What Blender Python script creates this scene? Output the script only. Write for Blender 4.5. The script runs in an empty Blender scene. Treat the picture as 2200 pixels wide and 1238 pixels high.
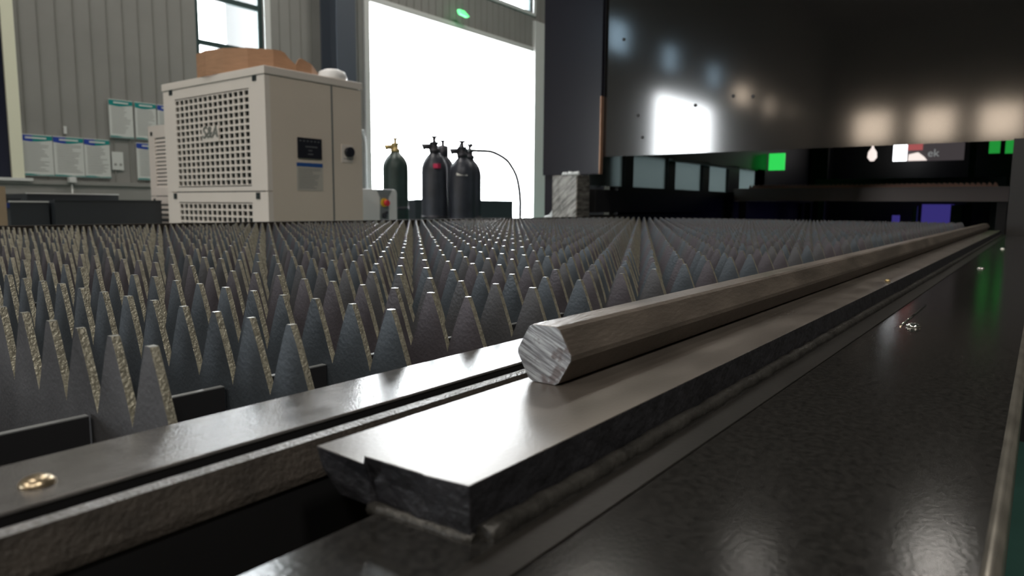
import bpy, bmesh, math, random
from mathutils import Vector, Matrix
random.seed(7)
C = bpy.context.scene.collection
PI = math.pi
H = 0.95            # eye level above the hall floor

# ------------------------------------------------------------------ camera
sc = bpy.context.scene
f_px, pit, yaw, roll = 1507.7, .11661, .64502, .00736
F0 = Vector((math.cos(yaw), math.sin(yaw), 0)); R0 = Vector((math.sin(yaw), -math.cos(yaw), 0)); U0 = Vector((0, 0, 1))
Fv = F0*math.cos(pit) - U0*math.sin(pit); Uv = U0*math.cos(pit) + F0*math.sin(pit)
Rv = R0*math.cos(roll) + Uv*math.sin(roll); Uv2 = Uv*math.cos(roll) - R0*math.sin(roll)
cd = bpy.data.cameras.new('camera'); cam = bpy.data.objects.new('camera', cd); C.objects.link(cam)
m = Matrix(((Rv.x, Uv2.x, -Fv.x, 0), (Rv.y, Uv2.y, -Fv.y, 0), (Rv.z, Uv2.z, -Fv.z, H), (0, 0, 0, 1)))
cam.matrix_world = m
cd.sensor_fit = 'HORIZONTAL'; cd.sensor_width = 36; cd.lens = 36*f_px/2200
cd.clip_start = .01; cd.clip_end = 300
cd.dof.use_dof = True; cd.dof.focus_distance = .52; cd.dof.aperture_fstop = 13
sc.camera = cam

# ------------------------------------------------------------------ world, exposure
w = bpy.data.worlds.new('daylight'); sc.world = w; w.use_nodes = True
bg = w.node_tree.nodes['Background']; bg.inputs[0].default_value = (.93, .97, 1, 1); bg.inputs[1].default_value = 15.0
sc.view_settings.view_transform = 'Standard'; sc.view_settings.look = 'None'
sc.view_settings.exposure = 0.55; sc.view_settings.gamma = 1; sc.view_settings.use_curve_mapping = False

def area(name, loc, size, power, rot=(0, 0, 0), col=(1, 1, 1), sy=None, portal=False, spread=None):
    l = bpy.data.lights.new(name, 'AREA'); l.energy = power; l.color = col
    l.shape = 'RECTANGLE' if sy else 'SQUARE'; l.size = size
    if sy: l.size_y = sy
    if portal: l.cycles.is_portal = True
    if spread: l.spread = spread
    o = bpy.data.objects.new(name, l); C.objects.link(o); o.location = loc; o.rotation_euler = rot
    return o
YW = 8.5; XR = -28.0; XF = 34.0; YR = -10.0; ZC = 9.0
# openings (x0, x1, z0, z1) in the door wall, world heights
OPEN_L = [(7.57, 11.94, 0.0, 4.05), (7.6, 11.93, 4.79, 6.4), (4.79, 5.75, 2.2, 6.6),
          (-14.8, -10.5, 0.0, 4.05)]
OPEN_L += [(-9.1, -7.8, 4.65, 5.45), (-12.0, -10.9, 4.65, 5.4), (-15.3, -14.1, 4.65, 5.4), (-18.2, -16.4, 4.45, 5.1), (-20.9, -19.7, 4.4, 5.1), (-23.5, -22.6, 4.6, 5.2), (-25.9, -25.1, 4.6, 5.2)]
OPEN_REAR = [(yc-.75, yc+.75, 3.8, 5.25) for yc in (6.4, 4.03, 1.66, -.9, -3.6)]
for (a, b, c_, d_) in OPEN_L[:4]:
    area('sky_portal', ((a+b)/2, YW+.02, (c_+d_)/2), b-a, 1, (-PI/2, 0, 0), sy=d_-c_, portal=True)
LAMPS = [(-5.0, 3.8), (-5.0, -3.0), (-.5, 3.8), (-.5, -3.0), (4.0, 5.6), (8.5, 4.8), (14.0, 2.2), (-7.53, 1.12)]  # ceiling lamps added as hall fill, except the last, inferred from a table reflection
LZ = 7.6
for (x, y) in LAMPS:
    area('unseen_lamp_light', (x, y, LZ-.16), .75, 170 if x == -7.53 else 130 if y == -3.0 else 55 if x == -.5 else 95, (0, 0, 0), (1, .94, .86))
# ------------------------------------------------------------------ materials
def mat(name, col, rough=.5, metal=0.0, noise=0.0, nscale=30, bump=0.0, bscale=60, emit=None, estr=1, spec=.5, rvar=0.0, stretch=None, dirt=None, coat=0):
    m = bpy.data.materials.new(name); m.use_nodes = True; nt = m.node_tree
    b = nt.nodes['Principled BSDF']; b.inputs['Base Color'].default_value = (*col, 1)
    b.inputs['Roughness'].default_value = rough; b.inputs['Metallic'].default_value = metal
    b.inputs['Specular IOR Level'].default_value = spec
    if coat: b.inputs['Coat Weight'].default_value = coat; b.inputs['Coat Roughness'].default_value = .1
    tc = nt.nodes.new('ShaderNodeTexCoord'); mp = nt.nodes.new('ShaderNodeMapping')
    nt.links.new(tc.outputs['Object'], mp.inputs[0])
    if stretch: mp.inputs['Scale'].default_value = stretch
    if noise or rvar:
        n = nt.nodes.new('ShaderNodeTexNoise'); n.inputs['Scale'].default_value = nscale; n.inputs['Detail'].default_value = 6
        nt.links.new(mp.outputs[0], n.inputs['Vector'])
    if noise:
        cr = nt.nodes.new('ShaderNodeValToRGB')
        cr.color_ramp.elements[0].position = .3; cr.color_ramp.elements[1].position = .7
        lo = dirt or [c*(1-noise) for c in col]
        cr.color_ramp.elements[0].color = (*lo, 1)
        cr.color_ramp.elements[1].color = (*[min(1, c*(1+noise*.6)) for c in col], 1)
        nt.links.new(n.outputs['Fac'], cr.inputs[0]); nt.links.new(cr.outputs[0], b.inputs['Base Color'])
    if rvar:
        mr = nt.nodes.new('ShaderNodeMapRange'); mr.inputs[1].default_value = .3; mr.inputs[2].default_value = .7
        mr.inputs[3].default_value = max(.02, rough-rvar); mr.inputs[4].default_value = rough+rvar
        nt.links.new(n.outputs['Fac'], mr.inputs[0]); nt.links.new(mr.outputs[0], b.inputs['Roughness'])
    if bump:
        n2 = nt.nodes.new('ShaderNodeTexNoise'); n2.inputs['Scale'].default_value = bscale; n2.inputs['Detail'].default_value = 4
        nt.links.new(mp.outputs[0], n2.inputs['Vector'])
        bp = nt.nodes.new('ShaderNodeBump'); bp.inputs['Strength'].default_value = bump; bp.inputs['Distance'].default_value = .002
        nt.links.new(n2.outputs['Fac'], bp.inputs['Height']); nt.links.new(bp.outputs[0], b.inputs['Normal'])
    if emit:
        b.inputs['Emission Color'].default_value = (*emit, 1); b.inputs['Emission Strength'].default_value = estr
    return m
M = dict(
    wall=mat('wall_sheet', (.25, .248, .235), .6, noise=.08, nscale=2),
    lit_band=mat('cream_lit_band', (.78, .70, .58), .7), wall_dark=mat('rear_wall_sheet', (.13, .12, .10), .7),  # cream band painted on to stand in for the lit lower rear wall
    groove=mat('wall_groove', (.215, .215, .20), .7),
    ceiling=mat('ceiling_sheet', (.05, .05, .05), .8),
    floor=mat('green_floor', (.04, .11, .09), .35, noise=.2, nscale=3),
    ground=mat('yard_concrete', (.75, .75, .73), .9),
    trim=mat('trim_white', (.62, .63, .62), .5),
    jamb=mat('window_jamb', (.78, .78, .62), .5),
    frame_dark=mat('window_frame_paint', (.03, .06, .06), .4),
    navy_glass=mat('dark_glass', (.012, .014, .03), .15),
    column=mat('column_paint', (.07, .085, .11), .5),
    slat=mat('slat_steel_blue', (.085, .10, .115), .42, .35, noise=.22, nscale=18, bump=.15, bscale=400, rvar=.08),
    slat2=mat('slat_steel_grey', (.095, .095, .10), .45, .35, noise=.22, nscale=18, bump=.15, bscale=400, rvar=.08),
    slat3=mat('slat_steel_plum', (.095, .085, .095), .45, .35, noise=.2, nscale=18, bump=.15, bscale=400, rvar=.08),
    cut=mat('laser_cut_edge', (.34, .322, .255), .38, .45, noise=.35, nscale=260, bump=.5, bscale=700),
    tip=mat('tooth_tip', (.62, .62, .58), .28, .8),
    rail=mat('rail_paint', (.17, .165, .16), .21, .45, noise=.3, nscale=45, bump=.10, bscale=1100, rvar=.05),
    lip=mat('lip_paint', (.22, .215, .21), .28, .5, noise=.3, nscale=120, bump=.9, bscale=650),
    lipside=mat('rusty_paint', (.055, .046, .038), .6, .0, noise=.35, nscale=80, bump=.4, bscale=500),
    black=mat('black_paint', (.012, .012, .013), .45),
    matte=mat("matte_brown_black", (.03, .026, .022), .9, spec=.1),
    comb=mat('comb_plate_shaded', (.02, .02, .022), .5),  # black stands in for the shaded face of the comb plates
    combedge=mat('comb_plate_lit_edge', (.25, .26, .26), .4, .4),  # lighter copy painting the light caught along the top edge
    plate=mat('mill_steel', (.14, .122, .105), .33, .45, noise=.25, nscale=14, stretch=(1, 2, 1), bump=.06, bscale=420, rvar=.06),
    plateside=mat('plate_side_paint', (.022, .022, .026), .5, .1, noise=.4, nscale=70, bump=.9, bscale=160),
    weld=mat('weld_bead_paint', (.05, .047, .042), .42, .4, noise=.4, nscale=90, bump=.5, bscale=240),
    strip=mat('strip_paint', (.018, .0165, .0145), .4, .0, noise=.2, nscale=40, bump=.05, bscale=500, spec=.12),
    table=mat('table_paint', (.020, .019, .0175), .13, .0, noise=.45, nscale=300, bump=.03, bscale=520),
    hem=mat('table_hem', (.30, .28, .24), .22, .75, noise=.3, nscale=50),
    hemside=mat('table_side', (.07, .06, .045), .45),
    bar=mat('bar_steel', (.17, .142, .118), .40, .45, noise=.25, nscale=60, stretch=(.25, 1, 1), bump=.3, bscale=420, rvar=.07),
    gantry=mat('gantry_gloss', (.010, .0095, .009), .085, .0, bump=.02, bscale=2.5, spec=1.3),
    cheek=mat('cheek_gloss', (.014, .014, .022), .2, .0, bump=.03, bscale=5),
    copper=mat('raw_edge', (.55, .33, .22), .4, .6),
    film=mat('stretch_film', (.34, .33, .31), .22, .55, noise=.7, nscale=9, stretch=(1, 1, 3), bump=1, bscale=30),
    filmlite=mat('loose_film', (.75, .8, .82), .25, .1, bump=1, bscale=80),
    cream=mat('chiller_paint', (.76, .70, .645), .45, noise=.03, nscale=3),
    cream2=mat('chiller_paint_shaded', (.70, .62, .53), .5, noise=.03, nscale=3),  # darker, warmer copy painting the weaker light on the chiller's side
    greyline=mat('seam_grey', (.12, .14, .15), .5),
    dark=mat('dark_recess', (.012, .02, .02), .6),
    fin=mat('fin_grey', (.20, .22, .22), .5, .3),
    card=mat('cardboard', (.42, .235, .135), .8, noise=.12, nscale=12, stretch=(1, 1, 6)),
    white=mat('white_paint', (.8, .8, .8), .4),
    screen=mat('display_black', (.02, .022, .03), .2),
    screentext=mat('display_marks', (.12, .13, .14), .4),
    blue=mat('label_blue', (.02, .09, .32), .5),
    label=mat('label_grey', (.52, .50, .45), .5),
    ink=mat('ink_grey', (.28, .28, .27), .6),
    logo=mat('logo_grey', (.22, .23, .21), .4, .3),
    paper=mat('poster_paper', (.58, .60, .58), .6),
    teal=mat('poster_teal', (.0, .22, .21), .5),
    pblue=mat('poster_blue', (.015, .05, .32), .5),
    cylp=mat('cylinder_paint', (.045, .05, .065), .38, .2, noise=.3, nscale=8, bump=.2, bscale=30),
    cylg=mat('cylinder_green_paint', (.03, .05, .045), .4, .2, noise=.3, nscale=8),
    valve=mat('valve_dark', (.05, .05, .06), .4, .5), brass=mat('brass', (.55, .42, .2), .35, .7),
    pink=mat('cap_red', (.55, .03, .10), .5), tagw=mat('paper_tag', (.7, .7, .66), .6),
    bin=mat('bin_steel', (.035, .042, .05), .45, .2), binedge=mat('bin_rim', (.75, .78, .78), .35, .4),
    woodb=mat('wood_board', (.45, .34, .23), .7), lblue=mat('clamp_blue', (.01, .03, .18), .5),
    greypanel=mat('panel_grey', (.20, .22, .23), .45), red=mat('stop_red', (.7, .03, .05), .35), yel=mat('stop_yellow', (.75, .5, .03), .45),
    amber=mat('beacon_amber', (.9, .6, .15), .3, emit=(1, .75, .3), estr=3),
    hose=mat('hose_rubber', (.03, .035, .04), .5),
    tgreen=mat('green_laser_glass', (.02, .3, .05), .4, emit=(.03, .62, .09), estr=.75),  # emission stands in for daylight behind the safety glass
    tgreen2=mat('green_laser_glass_dim', (.02, .2, .04), .4, emit=(.02, .36, .05), estr=.5),
    exitg=mat('exit_lamp_green', (.1, .8, .2), .4, emit=(.15, .9, .3), estr=.9),
    pane=mat('milky_pane', (.42, .50, .50), .5),
    banner=mat('banner_grey', (.10, .09, .095), .5, emit=(.10, .085, .09), estr=.35),  # banner and letters emit faintly in place of light falling on them
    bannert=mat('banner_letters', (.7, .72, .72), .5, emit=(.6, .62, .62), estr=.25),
    litwin=mat('lit_doorway_glow', (.9, .9, .9), .5, emit=(.95, .97, 1), estr=2.0),  # emission stands in for a lit doorway beyond
    redsh=mat('picture_red_glow', (.45, .1, .1), .5, emit=(.5, .12, .12), estr=.5),  # red picture glows in place of light on it
    warmglow=mat('pale_warm_glow', (.8, .7, .6), .5, emit=(.85, .75, .7), estr=.8),  # pale glow put into the picture, shared with the small lamp
    purple=mat('blue_cabinet', (.09, .07, .42), .5, emit=(.09, .07, .42), estr=.25),  # the cabinet's own blue is also emitted, in place of light on it
    dimgreen=mat('dull_green_sheet', (.06, .09, .085), .6),
    copperteeth=mat('second_table_slat', (.75, .42, .30), .5, .1), beam=mat('second_table_beam', (.34, .28, .26), .4, .2),
    lampsh=mat('lamp_shade', (.5, .5, .52), .35, .5),
    screw=mat('screw_chrome', (.8, .78, .7), .12, 1.0), screwy=mat('screw_brassy', (.45, .36, .24), .3, .9),
)
# glass
gm = bpy.data.materials.new('window_glass'); gm.use_nodes = True; nt = gm.node_tree
for n in list(nt.nodes): nt.nodes.remove(n)
out = nt.nodes.new('ShaderNodeOutputMaterial'); tr = nt.nodes.new('ShaderNodeBsdfTransparent'); gl = nt.nodes.new('ShaderNodeBsdfGlossy')
gl.inputs['Roughness'].default_value = .05; tr.inputs[0].default_value = (.95, .96, .96, 1)
mx = nt.nodes.new('ShaderNodeMixShader'); mx.inputs[0].default_value = .07
nt.links.new(tr.outputs[0], mx.inputs[1]); nt.links.new(gl.outputs[0], mx.inputs[2]); nt.links.new(mx.outputs[0], out.inputs[0])
M['glass'] = gm
for n_ in M['film'].node_tree.nodes:
    if n_.type == 'MAPPING': n_.vector_type = 'TEXTURE'; n_.inputs['Rotation'].default_value = (math.radians(-42), 0, 0); n_.inputs['Scale'].default_value = (.7, .7, .12)
def tinted(name, col, mixf=.07):
    g2 = gm.copy(); g2.name = name
    for n in g2.node_tree.nodes:
        if n.type == 'BSDF_TRANSPARENT': n.inputs[0].default_value = (*col, 1)
    return g2
M['glass_dim'] = tinted('dimming_glass', (.36, .42, .46)); M['glass_warm'] = tinted('warm_dimming_glass', (.66, .58, .50))  # tints added to dim and warm the daylight of the mirrored windows
tp = bpy.data.materials.new('milky_pane_sheet'); tp.use_nodes = True; nt = tp.node_tree
b = nt.nodes['Principled BSDF']; b.inputs['Base Color'].default_value = (.5, .58, .58, 1); b.inputs['Roughness'].default_value = .5
trl = nt.nodes.new('ShaderNodeBsdfTranslucent'); trl.inputs[0].default_value = (.32, .36, .36, 1); mx = nt.nodes.new('ShaderNodeMixShader'); mx.inputs[0].default_value = .75
nt.links.new(b.outputs[0], mx.inputs[1]); nt.links.new(trl.outputs[0], mx.inputs[2]); nt.links.new(mx.outputs[0], nt.nodes['Material Output'].inputs[0])
M['milky'] = tp

# ------------------------------------------------------------------ mesh helpers
class MB:
    def __init__(s): s.v = []; s.f = []; s.mi = []; s.sm = []
    def face(s, idx, mi=0, smooth=False): s.f.append(idx); s.mi.append(mi); s.sm.append(smooth)
    def box(s, x0, x1, y0, y1, z0, z1, mi=0):
        if x0 > x1: x0, x1 = x1, x0
        if y0 > y1: y0, y1 = y1, y0
        if z0 > z1: z0, z1 = z1, z0
        n = len(s.v)
        s.v += [(x0, y0, z0), (x1, y0, z0), (x1, y1, z0), (x0, y1, z0), (x0, y0, z1), (x1, y0, z1), (x1, y1, z1), (x0, y1, z1)]
        for q in ((0, 3, 2, 1), (4, 5, 6, 7), (0, 1, 5, 4), (1, 2, 6, 5), (2, 3, 7, 6), (3, 0, 4, 7)): s.face([n+i for i in q], mi)
        return s
    def prism(s, poly, axis, a, b, mi=0, side_mi=None, smooth=False):
        """poly: list of 2-D points in the plane normal to axis; counterclockwise or not does not matter"""
        def P(p, t):
            if axis == 'x': return (t, p[0], p[1])
            if axis == 'y': return (p[0], t, p[1])
            return (p[0], p[1], t)
        n = len(s.v); k = len(poly)
        s.v += [P(p, a) for p in poly] + [P(p, b) for p in poly]
        s.face([n+i for i in range(k)], mi); s.face([n+k+i for i in reversed(range(k))], mi)
        for i in range(k):
            j = (i+1) % k
            mm = mi if side_mi is None else (side_mi[i] if isinstance(side_mi, list) else side_mi)
            s.face([n+i, n+j, n+k+j, n+k+i], mm, smooth)
        return s
    def tube(s, pts, r, k=10, mi=0, cap=True, smooth=True):
        pts = [Vector(p) for p in pts]; rs = r if isinstance(r, (list, tuple)) else [r]*len(pts)
        rings = []
        for i, p in enumerate(pts):
            d = (pts[min(i+1, len(pts)-1)] - pts[max(i-1, 0)]).normalized()
            up = Vector((0, 0, 1)) if abs(d.z) < .9 else Vector((1, 0, 0))
            a = d.cross(up).normalized(); b = d.cross(a)
            n = len(s.v); rings.append(n)
            for q in range(k):
                t = 2*PI*q/k; s.v.append(tuple(p + a*math.cos(t)*rs[i] + b*math.sin(t)*rs[i]))
        for i in range(len(rings)-1):
            for q in range(k):
                q2 = (q+1) % k; s.face([rings[i]+q, rings[i]+q2, rings[i+1]+q2, rings[i+1]+q], mi, smooth)
        if cap:
            s.face([rings[0]+q for q in reversed(range(k))], mi); s.face([rings[-1]+q for q in range(k)], mi)
        return s
    def lathe(s, prof, c=(0, 0, 0), k=28, mi=0):
        rings = []
        for (r, z) in prof:
            n = len(s.v); rings.append(n)
            for q in range(k):
                t = 2*PI*q/k; s.v.append((c[0]+r*math.cos(t), c[1]+r*math.sin(t), c[2]+z))
        for i in range(len(rings)-1):
            for q in range(k):
                q2 = (q+1) % k; s.face([rings[i]+q, rings[i]+q2, rings[i+1]+q2, rings[i+1]+q], mi, True)
        s.face([rings[0]+q for q in reversed(range(k))], mi); s.face([rings[-1]+q for q in range(k)], mi)
        return s
    def build(s, name, mats, parent=None, bevel=0, loc=None):
        me = bpy.data.meshes.new(name); me.from_pydata(s.v, [], s.f)
        if not isinstance(mats, (list, tuple)): mats = [mats]
        for q in mats: me.materials.append(M[q] if isinstance(q, str) else q)
        me.polygons.foreach_set('material_index', s.mi); me.polygons.foreach_set('use_smooth', s.sm)
        bm = bmesh.new(); bm.from_mesh(me); bmesh.ops.recalc_face_normals(bm, faces=bm.faces); bm.to_mesh(me); bm.free()
        me.update()
        o = bpy.data.objects.new(name, me); C.objects.link(o)
        if loc: o.location = loc
        if parent: o.parent = parent; o.matrix_parent_inverse = Matrix.Translation(parent.location).inverted() if not loc else Matrix()
        if bevel:
            b = o.modifiers.new('bevel', 'BEVEL'); b.width = bevel; b.segments = 2; b.limit_method = 'ANGLE'; b.angle_limit = .7
        return o
def tag(o, label=None, cat=None, group=None, kind=None):
    if label: o['label'] = label
    if cat: o['category'] = cat
    if group: o['group'] = group
    if kind: o['kind'] = kind
    return o
def empty(name, loc, label, cat, group=None):
    o = bpy.data.objects.new(name, None); C.objects.link(o); o.location = loc; o.empty_display_size = .1
    return tag(o, label, cat, group)
def rel(z): return z + H
def text_mesh(name, body, size, mname, loc, rot, parent=None, ext=.001, shear=0):
    cu = bpy.data.curves.new(name, 'FONT'); cu.body = body; cu.size = size; cu.extrude = ext; cu.align_x = 'CENTER'; cu.align_y = 'CENTER'; cu.shear = shear
    t = bpy.data.objects.new(name+'_src', cu); C.objects.link(t)
    dg = bpy.context.evaluated_depsgraph_get(); me = bpy.data.meshes.new_from_object(t.evaluated_get(dg))
    bpy.data.objects.remove(t)
    me.transform(Matrix.Translation(loc) @ rot.to_4x4()); me.materials.clear(); me.materials.append(M[mname])
    o = bpy.data.objects.new(name, me); C.objects.link(o)
    if parent: o.parent = parent; o.matrix_parent_inverse = Matrix.Translation(parent.location).inverted()
    return o
# readable from the -y side / from the -x side
ROT_NY = Matrix(((1, 0, 0), (0, 0, -1), (0, 1, 0)))
ROT_NX = Matrix(((0, 0, -1), (-1, 0, 0), (0, 1, 0)))

# ------------------------------------------------------------------ the hall
tag(MB().box(XR, XF, YR, YW, -.2, 0).build('floor', 'floor'), kind='structure')
tag(MB().box(-60, 70, YW+.25, 60, -.25, -.05).build('ground', 'ground'), kind='structure')
tag(MB().box(XR-.2, XF+.2, YR-.2, YW+.2, ZC, ZC+.2).build('ceiling', 'ceiling'), kind='structure')
def wall_with_holes(mb, u0, u1, z0, z1, holes, put):
    us = sorted({u0, u1, *[h[0] for h in holes], *[h[1] for h in holes]})
    for a, b in zip(us[:-1], us[1:]):
        cuts = sorted([(h[2], h[3]) for h in holes if h[0] < (a+b)/2 < h[1]])
        z = z0
        for c, d in cuts:
            if c > z: put(a, b, z, c)
            z = d
        if z < z1: put(a, b, z, z1)
mb = MB()
wall_with_holes(mb, XR, XF, 0, ZC, OPEN_L, lambda a, b, c, d: mb.box(a, b, YW, YW+.2, c, d))
x = XR + .1
while x < 14.5:          # standing seams of the wall sheeting
    hs = sorted([(h[2]-.05, h[3]+.05) for h in OPEN_L if h[0]-.05 < x < h[1]+.05]); z = 1.19
    if x > -6 or int(x*10) % 2 == 0:
        for c, d in hs + [(ZC, ZC)]:
            if c > z: mb.box(x, x+.014, YW-.010, YW, z, min(c, ZC), 1)
            z = max(z, d)
    x += .172
tag(mb.build('wall_left', ['wall', 'groove']), kind='structure')
tag(MB().box(-8, 7.4, YW-.05, YW-.002, rel(.19), rel(.235)).box(-8, 7.4, YW-.03, YW-.002, 0, rel(.19)).build('trim_1', 'wall'), kind='structure')
mb = MB()
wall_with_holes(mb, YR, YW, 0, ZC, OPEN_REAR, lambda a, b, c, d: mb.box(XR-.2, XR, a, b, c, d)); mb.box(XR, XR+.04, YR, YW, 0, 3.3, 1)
tag(mb.build('wall_rear', ['wall_dark', 'lit_band']), kind='structure')
tag(MB().box(XF, XF+.2, YR, YW, 0, ZC).build('wall_far', 'wall_dark'), kind='structure')
tag(MB().box(XR, XF, YR-.2, YR, 0, ZC).build('wall_right', 'wall_dark'), kind='structure')
# door frame of the big open doorway
x0, x1, z0, z1 = OPEN_L[0]
tag(MB().box(x0-.1, x0+.01, YW-.04, YW+.21, 0, z1+.1).box(x1-.01, x1+.42, YW-.06, YW+.21, 0, z1+.6).box(x0-.1, x1, YW-.03, YW+.21, z1-.01, z1+.08).build('trim_2', 'trim', bevel=.008), kind='structure')
# windows
def window(name, op, nx, nz, th=.04, fm='frame_dark', glass='glass'):
    x0, x1, z0, z1 = op
    mb = MB()
    for k in range(nx+1):
        xx = x0 + (x1-x0)*k/nx; mb.box(xx-(th if k == nx else th/2 if k else 0), xx+(th/2 if 0 < k < nx else th if k == 0 else 0), YW+.04, YW+.1, z0, z1)
    for z in ([z0+th/2, z1-th/2] + nz): mb.box(x0, x1, YW+.045, YW+.095, z-th/2, z+th/2)
    o = tag(mb.build(name, fm), kind='structure')
    MB().box(x0+.01, x1-.01, YW+.06, YW+.066, z0+.01, z1-.01).build('window_pane', glass, o)
    MB().box(x0-.03, x1+.06, YW-.03, YW+.02, z0-.05, z0).box(x1, x1+.09, YW-.02, YW+.02, z0, z1).build('window_jamb', 'trim', o)
    return o
window('window_2', OPEN_L[2], 1, [rel(2.0), rel(2.58)], .065)
window('window_3', OPEN_L[1], 4, [], .05)
for i, op in enumerate(OPEN_L[4:]): window('window_%d' % (4+i), op, 1, [], .04, glass='glass_dim' if i < 3 else 'glass_warm')
# far dark glazed opening at the left
o = tag(MB().box(.4, 2.72, YW-.03, YW-.002, rel(.25), 7).build('window_1', 'navy_glass'), kind='structure')
MB().box(2.72, 2.83, YW-.06, YW-.002, rel(.25), 7).build('window_jamb', 'jamb', o)
MB().box(.4, 2.9, YW-.07, YW-.052, rel(.22), rel(.25)).build('window_sill', 'trim', o)
for i, (y0, y1, za, zb) in enumerate(OPEN_REAR):
    tag(MB().box(XR-.12, XR-.06, y0, y1, za, za+.06).box(XR-.12, XR-.06, y0, y1, zb-.06, zb).box(XR-.12, XR-.06, y0, y0+.06, za, zb).box(XR-.12, XR-.06, y1-.06, y1, za, zb).build('window_%d' % (20+i), 'frame_dark'), kind='structure')
    MB().box(XR-.10, XR-.09, y0+.01, y1-.01, za+.01, zb-.01).build('window_pane', 'glass_warm', bpy.data.objects['window_%d' % (20+i)])
# steel column
tag(MB().box(6.66, 7.0, YW-.38, YW-.36, 0, ZC-.01).box(6.66, 7.0, YW-.04, YW-.014, 0, ZC-.01).box(6.825, 6.835, YW-.36, YW-.04, 0, ZC-.01).build('steel_column', 'column'),
    'dark blue-grey steel roof column between tall window and open doorway', 'column')
# thing outside the upper part of the tall window
tag(MB().box(5.62, 6.35, YW+.7, YW+1.0, -.05, 6.2).build('outside_pillar', 'lampsh'), 'pale pillar standing outside the tall bright window', 'pillar')
# unseen ceiling lamps, mostly added as fill
for i, (x, y) in enumerate(LAMPS):
    r = empty('unseen_high_bay_lamp', (x, y, LZ-.15), 'unseen round hanging high bay lamp under the hall ceiling', 'lamp', 'high bay lamps under the ceiling')
    MB().lathe([(.40, 0), (.41, 0), (.36, .1), (.2, .24), (.12, .28), (.12, .26), (.19, .22), (.35, .09)], (x, y, LZ-.15)).build('lamp_shade', 'lampsh', r)
    MB().tube([(x, y, LZ+.1), (x, y, ZC-.003)], .012, 6).build('suspension_rod', 'black', r)

# ------------------------------------------------------------------ cutting bed: slats
X0, S, T = .1409, .06913, .03458
YS, NT = .2796, 51
tipz, valz, botz = rel(-.059), rel(-.0985), rel(-.165)
th = .0038
def slat_mesh(seed, mats):
    rnd = random.Random(seed); v = []; f = []; mi = []
    hx = th/2
    for j in range(NT):
        y0 = j*T; y1 = y0+T; yc = (y0+y1)/2 + rnd.uniform(-.0007, .0007); tz = tipz - rnd.uniform(0, .0009) - H; hw = .0016+rnd.uniform(-.0004, .0008)
        vz = valz-H
        prof = [(y0, vz)]
        for t in (.78, .52, .28, .1): prof.append((yc-hw-(T/2-hw)*t**.92, tz-(tz-vz)*t))
        prof.append((yc-hw, tz)); prof.append((yc+hw, tz))
        for t in (.1, .28, .52, .78): prof.append((yc+hw+(T/2-hw)*t**.92, tz-(tz-vz)*t))
        prof.append((y1, vz))
        n = len(v); k = len(prof)
        full = prof + [(y1, botz-H), (y0, botz-H)]
        K = len(full)
        v += [(-hx, p[0], p[1]) for p in full] + [(hx, p[0], p[1]) for p in full]
        f.append([n+i for i in range(K)]); mi.append(0); f.append([n+K+i for i in reversed(range(K))]); mi.append(0)
        for i in range(K):
            if i == k and j < NT-1: continue      # joint faces to the next tooth
            if i == K-1 and j > 0: continue
            a, b = i, (i+1) % K
            f.append([n+b, n+a, n+K+a, n+K+b]); mi.append(2 if i == 5 else (1 if i < k-1 or i in (k-1, K-1) else 0))
    me = bpy.data.meshes.new('toothed_slat'); me.from_pydata(v, [], f)
    for q in mats: me.materials.append(M[q])
    me.polygons.foreach_set('material_index', mi); me.update()
    return me
slat_meshes = [slat_mesh(i, [s, 'cut', 'tip']) for i, s in enumerate(('slat', 'slat2', 'slat3', 'slat', 'slat3', 'slat2'))]
ordn = ['nearest', 'second', 'third', 'fourth', 'fifth', 'sixth', 'seventh', 'eighth', 'ninth', 'tenth', 'eleventh', 'twelfth', 'thirteenth', 'fourteenth']
NS = 54
for r in range(NS):
    me = slat_meshes[[1, 3, 0, 2, 1, 0, 4, 5, 3, 2][r % 10] if r < 10 else random.randrange(6)]
    o = bpy.data.objects.new('toothed_slat', me); C.objects.link(o)
    o.location = (X0+r*S+random.uniform(-.0006, .0006), YS+random.uniform(-.001, .001), H+random.uniform(-.0006, .0004))
    o.rotation_euler = (0, random.uniform(-.006, .006), random.uniform(-.0003, .0003))
    if r == 0: lab = 'grey toothed steel slat nearest the lens, its end teeth largest at lower left'
    elif r < len(ordn): lab = 'grey toothed steel slat, %s from the front of the cutting bed' % ordn[r]
    else: lab = 'thin grey toothed steel slat in the dense rows at the back of the cutting bed'
    tag(o, lab, 'slat', 'toothed slats of the cutting bed')
# bed frame
XE = 3.49
bed = empty('cutting_bed', (1.8, .9, 0), 'long dark machine bed frame carrying the toothed slats and side rails', 'machine bed')
MB().box(-.5, XE, .228, .270, rel(-.0885), rel(-.087)).build('side_rail', 'rail', bed, bevel=.0005)
MB().box(-.5, XE, .2285, .2695, rel(-.104), rel(-.0885)).box(-.5, XE, .2665, .2695, rel(-.30), rel(-.104)).build('rail_web', 'black', bed)  # rail side blackened to paint in the groove's shade
mb = MB(); mb.prism([(.2140, rel(-.101)), (.2165, rel(-.0925)), (.2172, rel(-.0897)), (.2215, rel(-.0890)), (.2222, rel(-.0905)), (.2222, rel(-.104)), (.2140, rel(-.104))], 'x', -.5, XE, 1, [1, 1, 0, 0, 1, 1, 1])
mb.box(-.5, XE, .2150, .230, rel(-.30), rel(-.104), 2)  # black below the lip paints the deep shade of the gap
mb.build('rail_lip', ['lip', 'lipside', 'black'], bed)
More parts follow.
